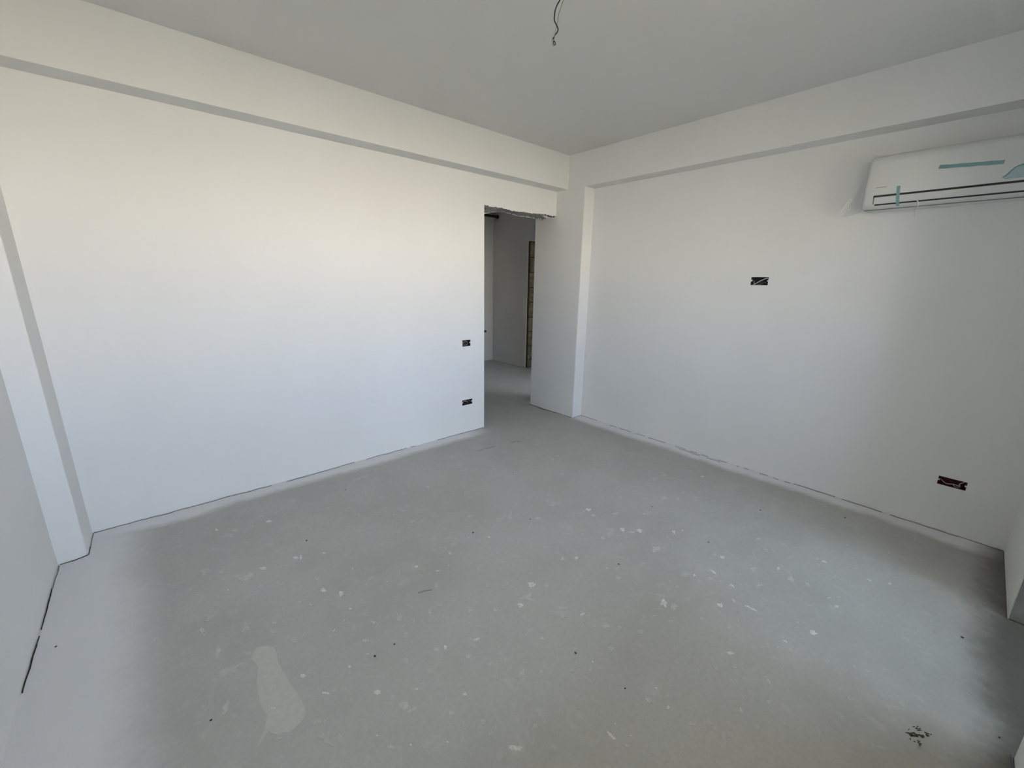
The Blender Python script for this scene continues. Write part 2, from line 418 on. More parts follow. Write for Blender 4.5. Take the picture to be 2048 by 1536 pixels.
tag(obj('pipe_plug', bm, M_pipe), 'small dark plug low on the hall end wall', 'plug')

# ------------------------------------------------------------------ joints and cracks where plaster meets the screed
def crack(name, pts, wdt, m, parent, h=0.003, gaps=(), jit=0.004, step=0.02):
    """thin irregular dark gap strip lying on the floor; gaps: list of (t0,t1) left out"""
    P = [Vector((x, y, 0)) for x, y in pts]; seg = [(b-a).length for a, b in zip(P, P[1:])]; tot = sum(seg)
    n = max(2, int(tot/step)); bm = bmesh.new(); last = None
    for i in range(n+1):
        t = i/n; d = t*tot; k = 0
        while k < len(seg)-1 and d > seg[k]: d -= seg[k]; k += 1
        p = P[k].lerp(P[k+1], min(1, d/seg[k])); dr = (P[k+1]-P[k]).normalized(); nn = Vector((-dr.y, dr.x, 0))
        if any(a <= t <= b for a, b in gaps): last = None; continue
        p = p + nn*jit*noise.noise(Vector((t*tot*14, 2.3, len(pts))))
        ww = wdt*(0.55 + 0.6*abs(noise.noise(Vector((t*tot*25, 7.7, 1)))))
        cur = [bm.verts.new(p + nn*s*ww/2 + Vector((0, 0, zz))) for s, zz in ((-1, 0), (-1, h), (1, h), (1, 0))]
        if last:
            for a in range(3): bm.faces.new((last[a], last[a+1], cur[a+1], cur[a]))
        last = cur
    o = obj(name, bm, m, parent)
    return o
crack('crack', [(-4.160, -1.19), (-4.157, -0.76), (-4.160, -0.50)], 0.0045, M_dark, fl, gaps=((0.49, 0.52),), jit=0.003)
crack('crack', [(-4.158, -0.50), (-4.157, -0.29)], 0.004, M_gapg, fl)
crack('crack', [(-4.155, -0.279), (-4.11, -0.277)], 0.006, M_gapg, fl)
crack('crack', [(-4.112, -0.280), (-4.075, -0.272), (-4.052, -0.262)], 0.006, M_dark, fl, jit=0.004)
crack('crack', [(-4.050, -0.262), (-4.047, -0.17)], 0.004, M_dark, fl)
crack('crack', [(-4.047, -0.17), (-4.047, -0.004)], 0.003, M_gapg, fl)
crack('crack', [(-4.045, -0.004), (-3.95, -0.006)], 0.008, M_gapg, fl)
crack('crack', [(-3.95, -0.006), (-3.5, -0.009), (-3.05, -0.020), (-2.7, -0.012), (-2.39, -0.004), (-1.13, -0.004)], 0.006, M_gapg, fl, gaps=((0.30, 0.33), (0.52, 0.55), (0.72, 0.8)), jit=0.012)
crack('crack', [(-0.175, 0.30), (-0.168, 0.19), (-0.185, 0.05), (-0.170, -0.05), (-0.150, -0.19), (-0.156, -0.37)], 0.012, M_dark, fl, jit=0.006)
crack('crack', [(-0.150, -0.386), (0.0, -0.386)], 0.004, M_gapg, fl)
crack('crack', [(-0.003, -0.39), (-0.003, -0.62)], 0.005, M_gapg, fl)
for a, b in ((0.8, 1.06), (1.12, 1.45), (1.55, 1.86), (1.95, 2.02), (2.10, 2.2), (2.28, 2.5)):
    crack('crack', [(-0.016, -a), (-0.020, -b)], 0.004, M_gapg, fl, jit=0.018, gaps=((0.35, 0.42), (0.7, 0.74)))
for a, b in ((1.6, 1.8), (1.86, 1.98)):
    crack('crack', [(-0.045, -a), (-0.050, -b)], 0.003, M_gapg, fl, jit=0.02)
crack('crack', [(-0.005, -2.52), (-0.005, -3.59)], 0.006, M_gapg, fl, gaps=((0.25, 0.27), (0.5, 0.52)), jit=0.01)
crack('crack', [(-0.005, -3.590), (-0.77, -3.592)], 0.003, M_gapg, fl)
crack('crack', [(-0.772, -3.60), (-0.775, -3.9)], 0.008, M_dark, fl)
crack('crack', [(-1.66, -3.588), (-2.0, -3.590)], 0.005, M_gapg, fl)

# ------------------------------------------------------------------ dried plaster on the screed (thin raised pieces)
SPOTS = [[-3.053,-0.342,0.042,-0.027,-0.008,-0.033,0.5],[-2.624,-0.555,0.019,-0.016,-0.015,-0.037,0.5],[-3.231,-0.518,0.018,-0.006,-0.002,-0.015,0.6],[-3.107,-0.676,0.02,-0.007,-0.004,-0.023,0.5],[-3.259,-0.423,0.021,-0.006,-0.002,-0.016,0.3],[-2.976,-0.662,0.024,-0.02,-0.004,-0.014,0.25],[-2.932,-0.807,0.014,0.005,-0.001,-0.018,0.3],[-3.405,-0.496,0.013,-0.01,-0.002,-0.016,0.5],[-3.321,-0.512,0.01,-0.008,-0.002,-0.012,0.5],[-3.49,-0.42,0.008,-0.006,-0.001,-0.014,0.6],[-3.433,-0.536,0.008,-0.007,-0.003,-0.021,0.5],[-3.387,-0.673,0.016,-0.009,-0.002,-0.017,0.3],[-3.275,-0.789,0.022,-0.014,-0.004,-0.025,0.3],[-3.426,-1.009,0.037,0.002,0.001,-0.031,0.7],[-3.347,-0.988,0.016,-0.013,-0.002,-0.012,0.7],[-3.195,-1.008,0.011,-0.009,-0.005,-0.017,0.6],[-3.172,-1.021,0.006,-0.004,-0.005,-0.021,0.6],[-3.066,-1.061,0.007,-0.006,-0.003,-0.011,0.6],[-3.156,-1.253,0.014,-0.028,-0.008,-0.014,0.4],[-3.519,-0.883,0.006,-0.005,-0.002,-0.014,0.5],[-3.512,-1.058,0.005,-0.004,-0.001,-0.009,0.6],[-3.518,-0.944,0.004,-0.003,-0.001,-0.01,0.5],[-3.386,-1.124,0.04,0.012,0.001,-0.013,0.3],[-3.159,-1.357,0.006,-0.017,-0.007,-0.009,0.7],[-3.101,-1.436,0.003,-0.019,-0.012,-0.009,0.6],[-3.099,-1.558,0.005,-0.006,-0.002,-0.005,0.8],[-3.231,-1.412,0.005,-0.017,-0.004,-0.005,0.5],[-3.601,-1.206,0.016,0.007,0.002,-0.012,0.3],[-3.387,-1.422,0.008,-0.007,-0.002,-0.01,0.4],[-3.397,-1.469,0.02,-0.003,0.0,-0.027,0.3],[-3.482,-1.363,0.013,-0.023,-0.016,-0.037,0.25],[-3.349,-1.575,0.018,-0.015,-0.004,-0.019,0.4],[-3.596,-1.435,0.007,-0.009,-0.009,-0.032,0.5],[-3.635,-1.268,0.01,-0.008,-0.001,-0.023,0.4],[-3.574,-1.567,0.042,0.012,0.007,-0.032,0.25],[-3.438,-1.562,0.009,-0.008,-0.001,-0.008,0.5],[-3.362,-1.774,0.009,-0.002,0.0,-0.01,0.7],[-3.049,-1.703,0.008,-0.007,-0.004,-0.009,0.5],[-3.113,-1.778,0.016,-0.009,-0.003,-0.01,0.5],[-3.17,-2.026,0.013,-0.01,-0.004,-0.011,0.6],[-3.117,-2.134,0.015,-0.012,-0.008,-0.015,0.5],[-3.104,-2.168,0.019,0.0,0.001,-0.007,0.45],[-3.001,-2.266,0.009,-0.003,-0.002,-0.008,0.5],[-3.317,-1.904,0.011,-0.009,-0.001,-0.006,0.6],[-3.604,-1.73,0.006,-0.011,-0.015,-0.026,0.55],[-3.477,-1.84,0.009,-0.007,-0.001,-0.004,0.6],[-2.42,-2.04,0.036,-0.024,-0.013,-0.016,0.75],[-2.474,-2.057,0.011,-0.009,-0.01,-0.01,0.6],[-2.341,-1.991,0.014,-0.012,-0.015,-0.016,0.6],[-2.286,-2.046,0.008,-0.007,-0.01,-0.01,0.5],[-2.51,-1.849,0.014,-0.012,-0.013,-0.018,0.35],[-2.713,-1.688,0.014,-0.012,-0.013,-0.021,0.4],[-2.95,-1.755,0.011,-0.005,-0.01,-0.031,0.3],[-2.908,-1.816,0.004,-0.003,-0.007,-0.012,0.3],[-2.678,-1.932,0.01,-0.008,-0.008,-0.011,0.5],[-2.584,-2.004,0.013,-0.01,-0.005,-0.007,0.55],[-2.828,-1.816,0.007,-0.006,-0.005,-0.008,0.4],[-2.749,-2.074,0.016,-0.006,-0.003,-0.007,0.6],[-2.53,-2.254,0.009,-0.008,-0.007,-0.007,0.45],[-2.873,-2.024,0.005,-0.004,-0.006,-0.01,0.6],[-2.906,-2.006,0.011,-0.009,-0.006,-0.01,0.4],[-2.524,-1.518,0.01,-0.008,-0.009,-0.014,0.4],[-2.451,-1.394,0.019,-0.017,-0.011,-0.016,0.35],[-2.652,-1.599,0.01,-0.008,-0.002,-0.004,0.6],[-2.722,-1.494,0.008,-0.007,-0.004,-0.009,0.6],[-2.262,-1.541,0.005,-0.005,-0.007,-0.009,0.8],[-2.084,-1.437,0.06,0.0,-0.011,-0.023,0.45],[-2.013,-1.452,0.018,-0.015,-0.037,-0.043,0.4],[-2.532,-1.096,0.032,-0.002,-0.005,-0.017,0.3],[-1.838,-0.588,0.009,-0.041,-0.019,-0.021,0.4],[-2.565,-0.312,0.095,0.019,-0.005,-0.026,0.25],[-2.523,-0.946,0.008,-0.006,-0.005,-0.008,0.5],[-2.926,-2.241,0.006,-0.005,-0.004,-0.005,0.6],[-3.052,-2.108,0.006,-0.005,-0.002,-0.003,0.6],[-3.211,-1.853,0.005,-0.004,-0.003,-0.008,0.6],[-2.703,-2.317,0.005,-0.009,-0.016,-0.009,0.5],[-2.721,-2.331,0.016,-0.014,-0.009,-0.01,0.35],[-2.804,-2.258,0.02,-0.017,-0.009,-0.011,0.35],[-2.773,-2.207,0.015,-0.002,-0.002,-0.007,0.5],[-2.825,-2.123,0.009,-0.007,-0.007,-0.01,0.4],[-3.025,-1.977,0.015,-0.012,-0.006,-0.011,0.3],[-3.138,-1.839,0.008,-0.008,-0.002,-0.004,0.4],[-2.934,-2.366,0.009,-0.008,-0.007,-0.01,0.35],[-2.993,-2.331,0.007,-0.006,-0.003,-0.005,0.35],[-2.803,-2.491,0.006,-0.005,-0.004,-0.004,0.4],[-3.373,-1.992,0.01,-0.009,-0.004,-0.013,0.35],[-3.37,-2.065,0.016,-0.034,-0.012,-0.01,0.3],[-3.488,-1.961,0.016,-0.009,-0.001,-0.013,0.35],[-2.899,-2.502,0.019,-0.017,-0.006,-0.006,0.6],[-3.16,-2.267,0.003,-0.002,-0.002,-0.004,0.7],[-3.212,-2.231,0.01,-0.009,-0.002,-0.005,0.4],[-3.233,-2.168,0.003,-0.002,-0.001,-0.003,0.8],[-3.063,-2.34,0.002,-0.002,-0.002,-0.003,0.8],[-2.221,-1.281,0.022,-0.018,-0.015,-0.022,0.3],[-1.895,-1.579,0.015,-0.013,-0.01,-0.01,0.5],[-2.231,-0.757,0.011,-0.009,-0.008,-0.013,0.5],[-3.58,-0.823,0.023,-0.019,-0.003,-0.035,0.3],[-3.536,-0.64,0.03,-0.005,0.0,-0.022,0.3],[-1.67,-1.525,0.028,-0.023,-0.028,-0.026,0.5],[-1.55,-1.727,0.01,-0.017,-0.016,-0.01,0.7],[-1.591,-1.721,0.007,-0.005,-0.01,-0.008,0.5],[-1.579,-1.793,0.009,-0.007,-0.015,-0.012,0.5],[-1.444,-1.878,0.02,-0.016,-0.012,-0.009,0.4],[-1.3,-2.0,0.011,-0.009,-0.011,-0.007,0.5],[-1.008,-1.978,0.026,-0.011,-0.025,-0.016,0.7],[-0.933,-2.047,0.01,-0.008,-0.027,-0.015,0.5],[-0.815,-2.125,0.014,-0.012,-0.012,-0.006,0.5],[-0.669,-1.79,0.021,-0.017,-0.01,-0.006,0.5],[-0.444,-2.002,0.013,-0.01,-0.011,-0.005,0.6],[-0.819,-1.924,0.015,-0.012,-0.012,-0.007,0.3],[-1.648,-1.975,0.024,-0.02,-0.043,-0.031,0.5],[-1.566,-2.01,0.007,-0.016,-0.019,-0.009,0.75],[-1.547,-2.065,0.02,-0.017,-0.01,-0.006,0.5],[-1.495,-2.083,0.014,-0.012,-0.019,-0.012,0.6],[-1.342,-2.233,0.01,-0.008,-0.018,-0.01,0.7],[-1.287,-2.261,0.004,-0.004,-0.008,-0.005,0.7],[-1.574,-2.249,0.015,-0.023,-0.03,-0.013,0.75],[-1.736,-1.985,0.01,-0.008,-0.01,-0.008,0.5],[-2.001,-2.005,0.008,-0.007,-0.011,-0.01,0.6],[-2.065,-1.958,0.008,-0.008,-0.011,-0.01,0.4],[-1.658,-2.466,0.016,-0.023,-0.027,-0.01,0.4],[-1.626,-2.499,0.007,-0.006,-0.011,-0.005,0.6],[-1.323,-2.686,0.016,-0.013,-0.027,-0.009,0.8],[-1.109,-2.673,-0.012,-0.021,-0.026,0.0,0.5],[-1.066,-2.701,0.011,-0.01,-0.015,-0.005,0.35],[-1.01,-2.602,0.01,-0.008,-0.014,-0.004,0.5],[-1.368,-2.494,0.007,-0.01,-0.01,-0.003,0.4],[-1.357,-2.533,0.011,-0.009,-0.011,-0.005,0.6],[-1.523,-2.554,-0.005,-0.022,-0.009,-0.001,0.6],[-1.587,-2.566,0.01,-0.009,-0.013,-0.006,0.5],[-1.573,-2.608,0.008,-0.007,-0.008,-0.003,0.5],[-1.552,-2.661,0.0,-0.011,-0.01,-0.001,0.6],[-1.442,-2.753,0.019,-0.006,-0.009,-0.005,0.5],[-1.218,-2.773,0.008,-0.006,-0.014,-0.004,0.6],[-1.261,-2.845,-0.012,-0.019,-0.025,0.001,0.7],[-1.239,-2.914,-0.007,-0.018,-0.012,0.001,0.5],[-0.952,-2.922,0.005,-0.012,-0.011,-0.002,0.6],[-0.91,-2.98,0.017,-0.014,-0.026,-0.005,0.3],[-0.955,-2.889,0.007,-0.006,-0.009,-0.002,0.5],[-0.946,-3.119,-0.004,-0.011,-0.009,0.0,0.6],[-0.898,-3.192,0.008,-0.006,-0.01,-0.001,0.7],[-1.093,-3.131,0.006,-0.004,-0.009,-0.001,0.5],[-1.267,-3.012,0.01,-0.008,-0.008,-0.001,0.5],[-1.309,-3.049,0.009,-0.008,-0.011,-0.002,0.6],[-1.898,-2.463,0.015,-0.043,-0.012,-0.004,0.5],[-1.928,-2.491,0.014,-0.011,-0.022,-0.012,0.65],[-1.914,-2.536,0.011,-0.009,-0.024,-0.013,0.4],[-1.736,-2.678,0.007,-0.012,-0.018,-0.005,0.6],[-1.643,-2.781,0.002,-0.031,-0.009,-0.001,0.6],[-1.655,-2.706,-0.003,-0.015,-0.01,-0.001,0.4],[-1.958,-2.248,0.01,-0.008,-0.009,-0.006,0.4],[-2.359,-2.219,0.028,-0.024,-0.027,-0.025,0.35],[-2.336,-2.198,0.023,-0.019,-0.009,-0.009,0.5],[-2.293,-2.283,0.012,-0.003,-0.005,-0.007,0.6],[-2.34,-2.325,0.006,-0.005,-0.009,-0.007,0.5],[-2.303,-2.362,0.008,-0.007,-0.007,-0.006,0.35],[-2.259,-2.394,0.009,-0.021,-0.02,-0.008,0.6],[-2.173,-2.513,0.001,-0.011,-0.015,-0.002,0.5],[-2.34,-2.478,-0.003,-0.011,-0.011,0.001,0.5],[-2.087,-2.473,0.0,-0.016,-0.007,-0.001,0.35],[-2.017,-2.57,0.007,-0.006,-0.006,-0.004,0.5],[-1.582,-3.016,-0.001,-0.014,-0.018,0.0,0.6],[-1.73,-2.951,0.0,-0.008,-0.008,0.0,0.6],[-1.76,-2.979,-0.005,-0.006,-0.01,0.002,0.5],[-1.784,-2.94,0.005,-0.003,-0.005,-0.001,0.5],[-1.977,-2.82,0.008,-0.012,-0.011,-0.003,0.65],[-2.039,-2.765,0.007,-0.006,-0.006,-0.003,0.35],[-1.885,-2.658,0.007,-0.006,-0.008,-0.003,0.4],[-1.989,-2.962,0.009,-0.002,-0.013,-0.023,0.5],[-2.082,-2.995,0.001,-0.009,-0.011,0.0,0.45],[-2.056,-3.033,0.001,-0.009,-0.005,0.0,0.4],[-2.193,-2.94,0.007,-0.003,-0.006,-0.007,0.5],[-2.212,-3.002,0.007,-0.006,-0.009,-0.003,0.45],[-2.418,-2.7,-0.001,-0.014,-0.009,0.001,0.5],[-2.305,-2.727,0.004,-0.003,-0.005,-0.002,0.5],[-2.356,-2.695,0.004,-0.003,-0.004,-0.002,0.6],[-2.35,-2.739,0.005,-0.004,-0.003,-0.002,0.5],[-2.39,-2.763,0.008,-0.002,-0.003,-0.004,0.6],[-2.492,-2.724,0.006,-0.005,-0.006,-0.003,0.4],[-2.628,-2.688,0.002,-0.021,-0.006,0.0,0.6],[-2.613,-2.739,0.007,-0.007,-0.004,-0.003,0.4],[-2.378,-2.849,0.006,-0.011,-0.009,-0.002,0.5],[-2.332,-2.883,0.014,-0.012,-0.021,-0.01,0.35],[-2.313,-2.949,0.009,-0.013,-0.011,-0.002,0.3],[-2.033,-2.855,0.006,-0.01,-0.005,-0.001,0.4],[-2.098,-2.817,-0.001,-0.019,-0.009,-0.001,0.25],[-2.546,-2.438,0.003,-0.01,-0.015,-0.003,0.5],[-2.486,-2.483,0.005,-0.004,-0.008,-0.007,0.5],[-2.639,-2.552,0.008,-0.006,-0.004,-0.003,0.3],[-2.641,-2.489,0.004,-0.002,-0.007,-0.012,0.35],[-2.452,-2.467,0.003,-0.003,-0.004,-0.003,0.6],[-2.577,-2.728,0.003,-0.002,-0.002,-0.001,0.8],[-2.587,-2.67,0.002,-0.003,-0.003,-0.002,0.7],[-1.656,-3.175,0.007,-0.005,-0.009,-0.002,0.25],[-1.84,-3.191,0.006,-0.002,-0.008,-0.006,0.3],[-1.942,-3.188,0.005,-0.004,-0.005,-0.001,0.35],[-0.305,-0.758,0.008,-0.006,-0.012,-0.009,0.5],[-1.063,-0.992,0.008,-0.007,-0.01,-0.009,0.5],[-1.281,-1.251,0.009,-0.007,-0.013,-0.012,0.4],[-1.139,-1.005,0.009,-0.007,-0.015,-0.014,0.4],[-0.919,-1.183,0.006,-0.005,-0.009,-0.008,0.5],[-0.823,-1.162,0.008,-0.006,-0.007,-0.005,0.4],[-0.819,-1.404,0.004,-0.003,-0.006,-0.005,0.5],[-0.427,-0.753,0.007,-0.005,-0.011,-0.009,0.35]]
def blob(name, c, pa, pb, m, seed, h=0.0012, n=20, rag=0.35):
    bm = bmesh.new(); top = []; bot = []
    cen = bm.verts.new((c[0], c[1], h))
    for k in range(n):
        t = 2*math.pi*k/n
        r = 1 + rag*noise.noise(Vector((math.cos(t)*1.6+seed*3.1, math.sin(t)*1.6, seed*0.77))) + rag*0.9*noise.noise(Vector((math.cos(t)*4+seed, math.sin(t)*4, seed)))
        x = c[0] + r*(pa[0]*math.cos(t) + pb[0]*math.sin(t)); y = c[1] + r*(pa[1]*math.cos(t) + pb[1]*math.sin(t))
        top.append(bm.verts.new((c[0]+(x-c[0])*0.94, c[1]+(y-c[1])*0.94, h*0.9))); bot.append(bm.verts.new((x, y, -0.0005)))
    for k in range(n):
        j = (k+1) % n; bm.faces.new((cen, top[k], top[j])); bm.faces.new((top[k], bot[k], bot[j], top[j]))
    return obj(name, bm, m, fl)
for i, (cx, cy, ax, ay, bx, by, st) in enumerate(SPOTS):
    big = math.hypot(ax, ay)*math.hypot(bx, by)
    m = M_spot if st >= 0.6 else (M_spot2 if st >= 0.4 else M_spot3)
    if big > 4.5e-4:      # large blotches are several ragged pieces
        blob('plaster_spot', (cx, cy), (ax*0.8, ay*0.8), (bx*0.8, by*0.8), M_spot2 if st >= 0.6 else M_spot3, i+1, rag=0.9, n=30)
    else:
        blob('plaster_spot', (cx, cy), (ax*0.9, ay*0.9), (bx*0.9, by*0.9), m, i+1, rag=0.7, n=22)
# broad flat repair smear left of centre
PATCH = [[-3.472,-1.515],[-3.436,-1.533],[-3.414,-1.57],[-3.42,-1.647],[-3.414,-1.714],[-3.402,-1.807],[-3.392,-1.883],[-3.39,-1.934],[-3.414,-1.954],[-3.448,-1.967],[-3.486,-1.95],[-3.508,-1.915],[-3.535,-1.94],[-3.548,-1.945],[-3.516,-1.9],[-3.499,-1.855],[-3.51,-1.801],[-3.506,-1.747],[-3.501,-1.682],[-3.484,-1.622],[-3.498,-1.565]]
bm = bmesh.new(); vs = []
for i, (a, b) in enumerate(zip(PATCH, PATCH[1:]+PATCH[:1])):
    for k in range(4):
        t = k/4; x = a[0]*(1-t)+b[0]*t; y = a[1]*(1-t)+b[1]*t
        q = 0.004*noise.noise(Vector((x*60, y*60, 4)))
        vs.append(bm.verts.new((x+q, y+q, 0.0007)))
bm.faces.new(vs); r = bmesh.ops.extrude_face_region(bm, geom=list(bm.faces))
for v in r['geom']:
    if isinstance(v, bmesh.types.BMVert): v.co.z = -0.0008
bmesh.ops.triangulate(bm, faces=[f for f in bm.faces if len(f.verts) > 4])
ps = obj('plaster_smear', bm, M_patch, fl); ps['label'] = 'broad pale smear of screed left of the middle'
# fine splatter, too small to pick apart
bm = bmesh.new(); rr = random.Random(11)
for k in range(420):
    cx, cy = rr.uniform(-3.6, -0.35), rr.uniform(-3.3, -0.2)
    if noise.noise(Vector((cx*1.6, cy*1.6, 3))) < -0.05: continue
    s = rr.uniform(0.0015, 0.0045)*(1.5 if rr.random() < .12 else 1); a0 = rr.uniform(0, 3); el = rr.uniform(1, 2.2)
    pts = []
    for q in range(6):
        t = q*math.pi/3; r_ = s*(1+rr.uniform(-.3, .3)); x, y = r_*el*math.cos(t), r_*math.sin(t)
        pts.append(bm.verts.new((cx+x*math.cos(a0)-y*math.sin(a0), cy+x*math.sin(a0)+y*math.cos(a0), 0.0002)))
    top = bm.verts.new((cx, cy, 0.0018))
    for q in range(6): bm.faces.new((top, pts[q], pts[(q+1) % 6]))
sp = obj('plaster_splatter', bm, M_spot2, fl); sp['kind'] = 'stuff'
# dark streaks stained into the screed
for pts in ([(-1.551, -0.470), (-1.453, -0.461), (-1.358, -0.477)], [(-1.178, -0.497), (-1.12, -0.511), (-1.094, -0.548)], [(-2.809, -1.672), (-2.778, -1.685), (-2.748, -1.702)]):
    crack('streak', pts, 0.014, M_streak, fl, h=0.0006, jit=0.01, step=0.008)

# loose grit
GRIT = [[-2.31,-1.443],[-1.939,-1.56],[-2.716,-0.423],[-3.106,-0.884],[-3.029,-1.872],[-3.115,-1.874],[-3.65,-1.748],[-1.578,-0.987],[-1.181,-1.988],[-1.866,-2.188],[-0.639,-2.493],[-1.281,-2.421],[-2.475,-2.397],[-2.448,-2.619],[-0.297,-2.895],[-4.097,-0.984],[-1.1,-3.459],[-1.609,-3.562]]
bm0 = bmesh.new(); bmesh.ops.create_icosphere(bm0, subdivisions=1, radius=0.0042)
for v in bm0.verts: v.co = Vector((v.co.x*1.35, v.co.y, v.co.z*0.7)) + Vector((noise.noise(v.co*900), noise.noise(v.co*700), 0))*0.0015
bmesh.ops.recalc_face_normals(bm0, faces=bm0.faces); gm = bpy.data.meshes.new('dark_crumb'); bm0.to_mesh(gm); bm0.free(); gm.materials.append(M_grit)
WHERE = ['just left of the room centre', 'near the room centre, towards the doorway', 'nearest the foot of the back wall', 'left of centre, a step from the back wall',
         'front middle, upper one of a close pair', 'front middle, lower one of a close pair', 'beside the pale screed smear, bottom left', 'closest to the doorway',
         'right of centre, in line with the corner column', 'right of centre, amid pale splashes', 'a step from the right wall, below the high socket', 'right half, amid small plaster splashes',
         'alone at the front, under the hanging wire', 'front right of centre, lowest there but one', 'nearest the foot of the right wall', 'beside the left wall crack',
         'in the bluish light before the deep recess', 'at the edge of the dark deep recess']
for i, (x, y) in enumerate(GRIT):
    o = bpy.data.objects.new('dark_crumb', gm); C.objects.link(o)
    s = (0.7 + 0.5*random.random())*(1.0 if y > -3 else 0.9); o.location = (x, y, 0.0028*s); o.scale = (s, s, s); o.rotation_euler = (0, 0, random.random()*6)
    tag(o, 'tiny dark crumb on the floor ' + WHERE[i], 'grit', 'dark crumbs scattered on the floor')
bm = bmesh.new(); rr = random.Random(5)
def dirt(x, y, l, wd, a):
    mt = Matrix.Translation((x, y, 0.002)) @ Matrix.Rotation(a, 4, 'Z') @ Matrix.Diagonal((l/2, wd/2, 0.0018, 1))
    r = bmesh.ops.create_icosphere(bm, subdivisions=1, radius=1, matrix=mt)
    for v in r['verts']: v.co += Vector((rr.uniform(-1, 1), rr.uniform(-1, 1), 0))*wd*0.22
for k in range(26):                                  # dense heart of the clump
    t = rr.random(); dirt(-1.840+0.045*t+rr.gauss(0, .004), -3.352-0.045*t+rr.gauss(0, .004), rr.uniform(.006, .014), rr.uniform(.003, .006), rr.uniform(-1.4, -.3))
for k in range(12): dirt(rr.uniform(-1.86, -1.80), rr.uniform(-3.385, -3.345), rr.uniform(.004, .008), rr.uniform(.002, .003), rr.uniform(0, 3))
for k in range(7): dirt(-1.795+0.018*rr.random(), -3.362-0.02*rr.random(), rr.uniform(.006, .012), .0025, rr.uniform(-1.3, -.4))
dirt(-1.784, -3.395, .017, .003, -1.2); dirt(-1.778, -3.405, .005, .003, 0)
tag(obj('dirt_clump', bm, M_clump), 'crumbled dark brown and greenish dirt on the floor near the window recess', 'dirt', kind='stuff')

# ------------------------------------------------------------------ open socket boxes
def socket(label, axis, u0, u1, z0, z1, at, m, wires, tabs, name='socket_box', group='open flush sockets in the walls'):
    """axis 'y': on wall y=at facing -y (u=x).  axis 'x': on wall x=at facing -x (u=y)"""
    def W(u, d, z): return (u, at+d, z) if axis == 'y' else (at+d, u, z)
    def B(lst, nm, mm, root):
        bm = bmesh.new()
        for a, b in lst: box(bm, W(*a), W(*b))
        return obj(nm, bm, mm, root)
    root = empty(name, W((u0+u1)/2, 0, z0), label, 'socket', group)
    t = 0.003
    B([((u0, 0.002, z0), (u0+t, 0.052, z1)), ((u1-t, 0.002, z0), (u1, 0.052, z1)), ((u0, 0.002, z0), (u1, 0.052, z0+t)), ((u0, 0.002, z1-t), (u1, 0.052, z1)), ((u0, 0.050, z0), (u1, 0.0545, z1))], 'box', m, root)
    for s, (zz, hh) in tabs:
        a, b = (u0, u0+0.008) if s == 0 else (u1-0.008, u1)
        B([((a, 0.0005, zz-hh), (b, 0.010, zz+hh))], 'tab', M_tab, root)
    for pts, r, wm in wires:
        wire('wire', [W(u0+(u1-u0)*a, d, z0+(z1-z0)*b) for a, d, b in pts], r, wm, root)
    return root
# on the right wall u=y, left in the picture is the larger y -> a=1
socket('wide open socket box with loose pale wires, halfway up the right wall', 'x', SB[0][0], SB[0][1], SB[0][2], SB[0][3], 0.0, M_box,
       [([(0.05, .012, .86), (0.2, .006, .80), (0.5, .004, .48), (0.78, .006, .10), (0.88, .02, .08)], .0030, M_wg),
        ([(0.76, .012, .10), (0.83, .012, .30), (0.86, .02, .50)], .0020, M_wg),
        ([(0.30, .015, .22), (0.5, .012, .12), (0.65, .02, .08)], .0016, M_wyg),
        ([(0.45, .03, .70), (0.62, .02, .66), (0.8, .03, .76)], .0022, M_wk),
        ([(0.10, .03, .20), (0.35, .02, .40), (0.55, .03, .30)], .0022, M_wb)],
       [(0, (1.536, .005)), (1, (1.538, .006))])
socket('wide open socket box with dark red inside, low on the right wall', 'x', SB[1][0], SB[1][1], SB[1][2], SB[1][3], 0.0, M_boxr,
       [([(0.10, .02, .85), (0.25, .008, .55), (0.22, .006, .35), (0.45, .006, .38), (0.7, .008, .25), (0.93, .02, .62)], .0017, M_wg),
        ([(0.45, .008, .36), (0.36, .012, .10), (0.2, .02, .15)], .0020, M_tab),
        ([(0.25, .01, .5), (0.15, .015, .25), (0.3, .02, .12), (0.5, .01, .10)], .0015, M_wk)],
       [(0, (0.330, .004)), (1, (0.333, .005))])
socket('small single open socket box beside the doorway at switch height', 'y', SA[0][0], SA[0][1], SA[0][2], SA[0][3], 0.0, M_box,
       [([(0.08, .02, .45), (0.35, .01, .75), (0.62, .008, .70), (0.75, .012, .40), (0.5, .012, .18), (0.2, .02, .2)], .0026, M_wyg),
        ([(0.2, .02, .35), (0.45, .01, .5), (0.6, .02, .6)], .002, M_wb)],
       [(1, (0.913, .006))])
socket('double open socket box beside the doorway close to the floor', 'y', SA[1][0], SA[1][1], SA[1][2], SA[1][3], 0.0, M_box,
       [([(0.08, .02, .3), (0.25, .01, .7), (0.5, .008, .65), (0.6, .012, .3)], .0022, M_wg),
        ([(0.2, .02, .2), (0.5, .01, .25), (0.8, .01, .5), (0.92, .02, .8)], .0026, M_wb),
        ([(0.7, .02, .75), (0.82, .01, .6), (0.9, .015, .25)], .0020, M_wyg)],
       [(0, (0.315, .004)), (1, (0.315, .005))])

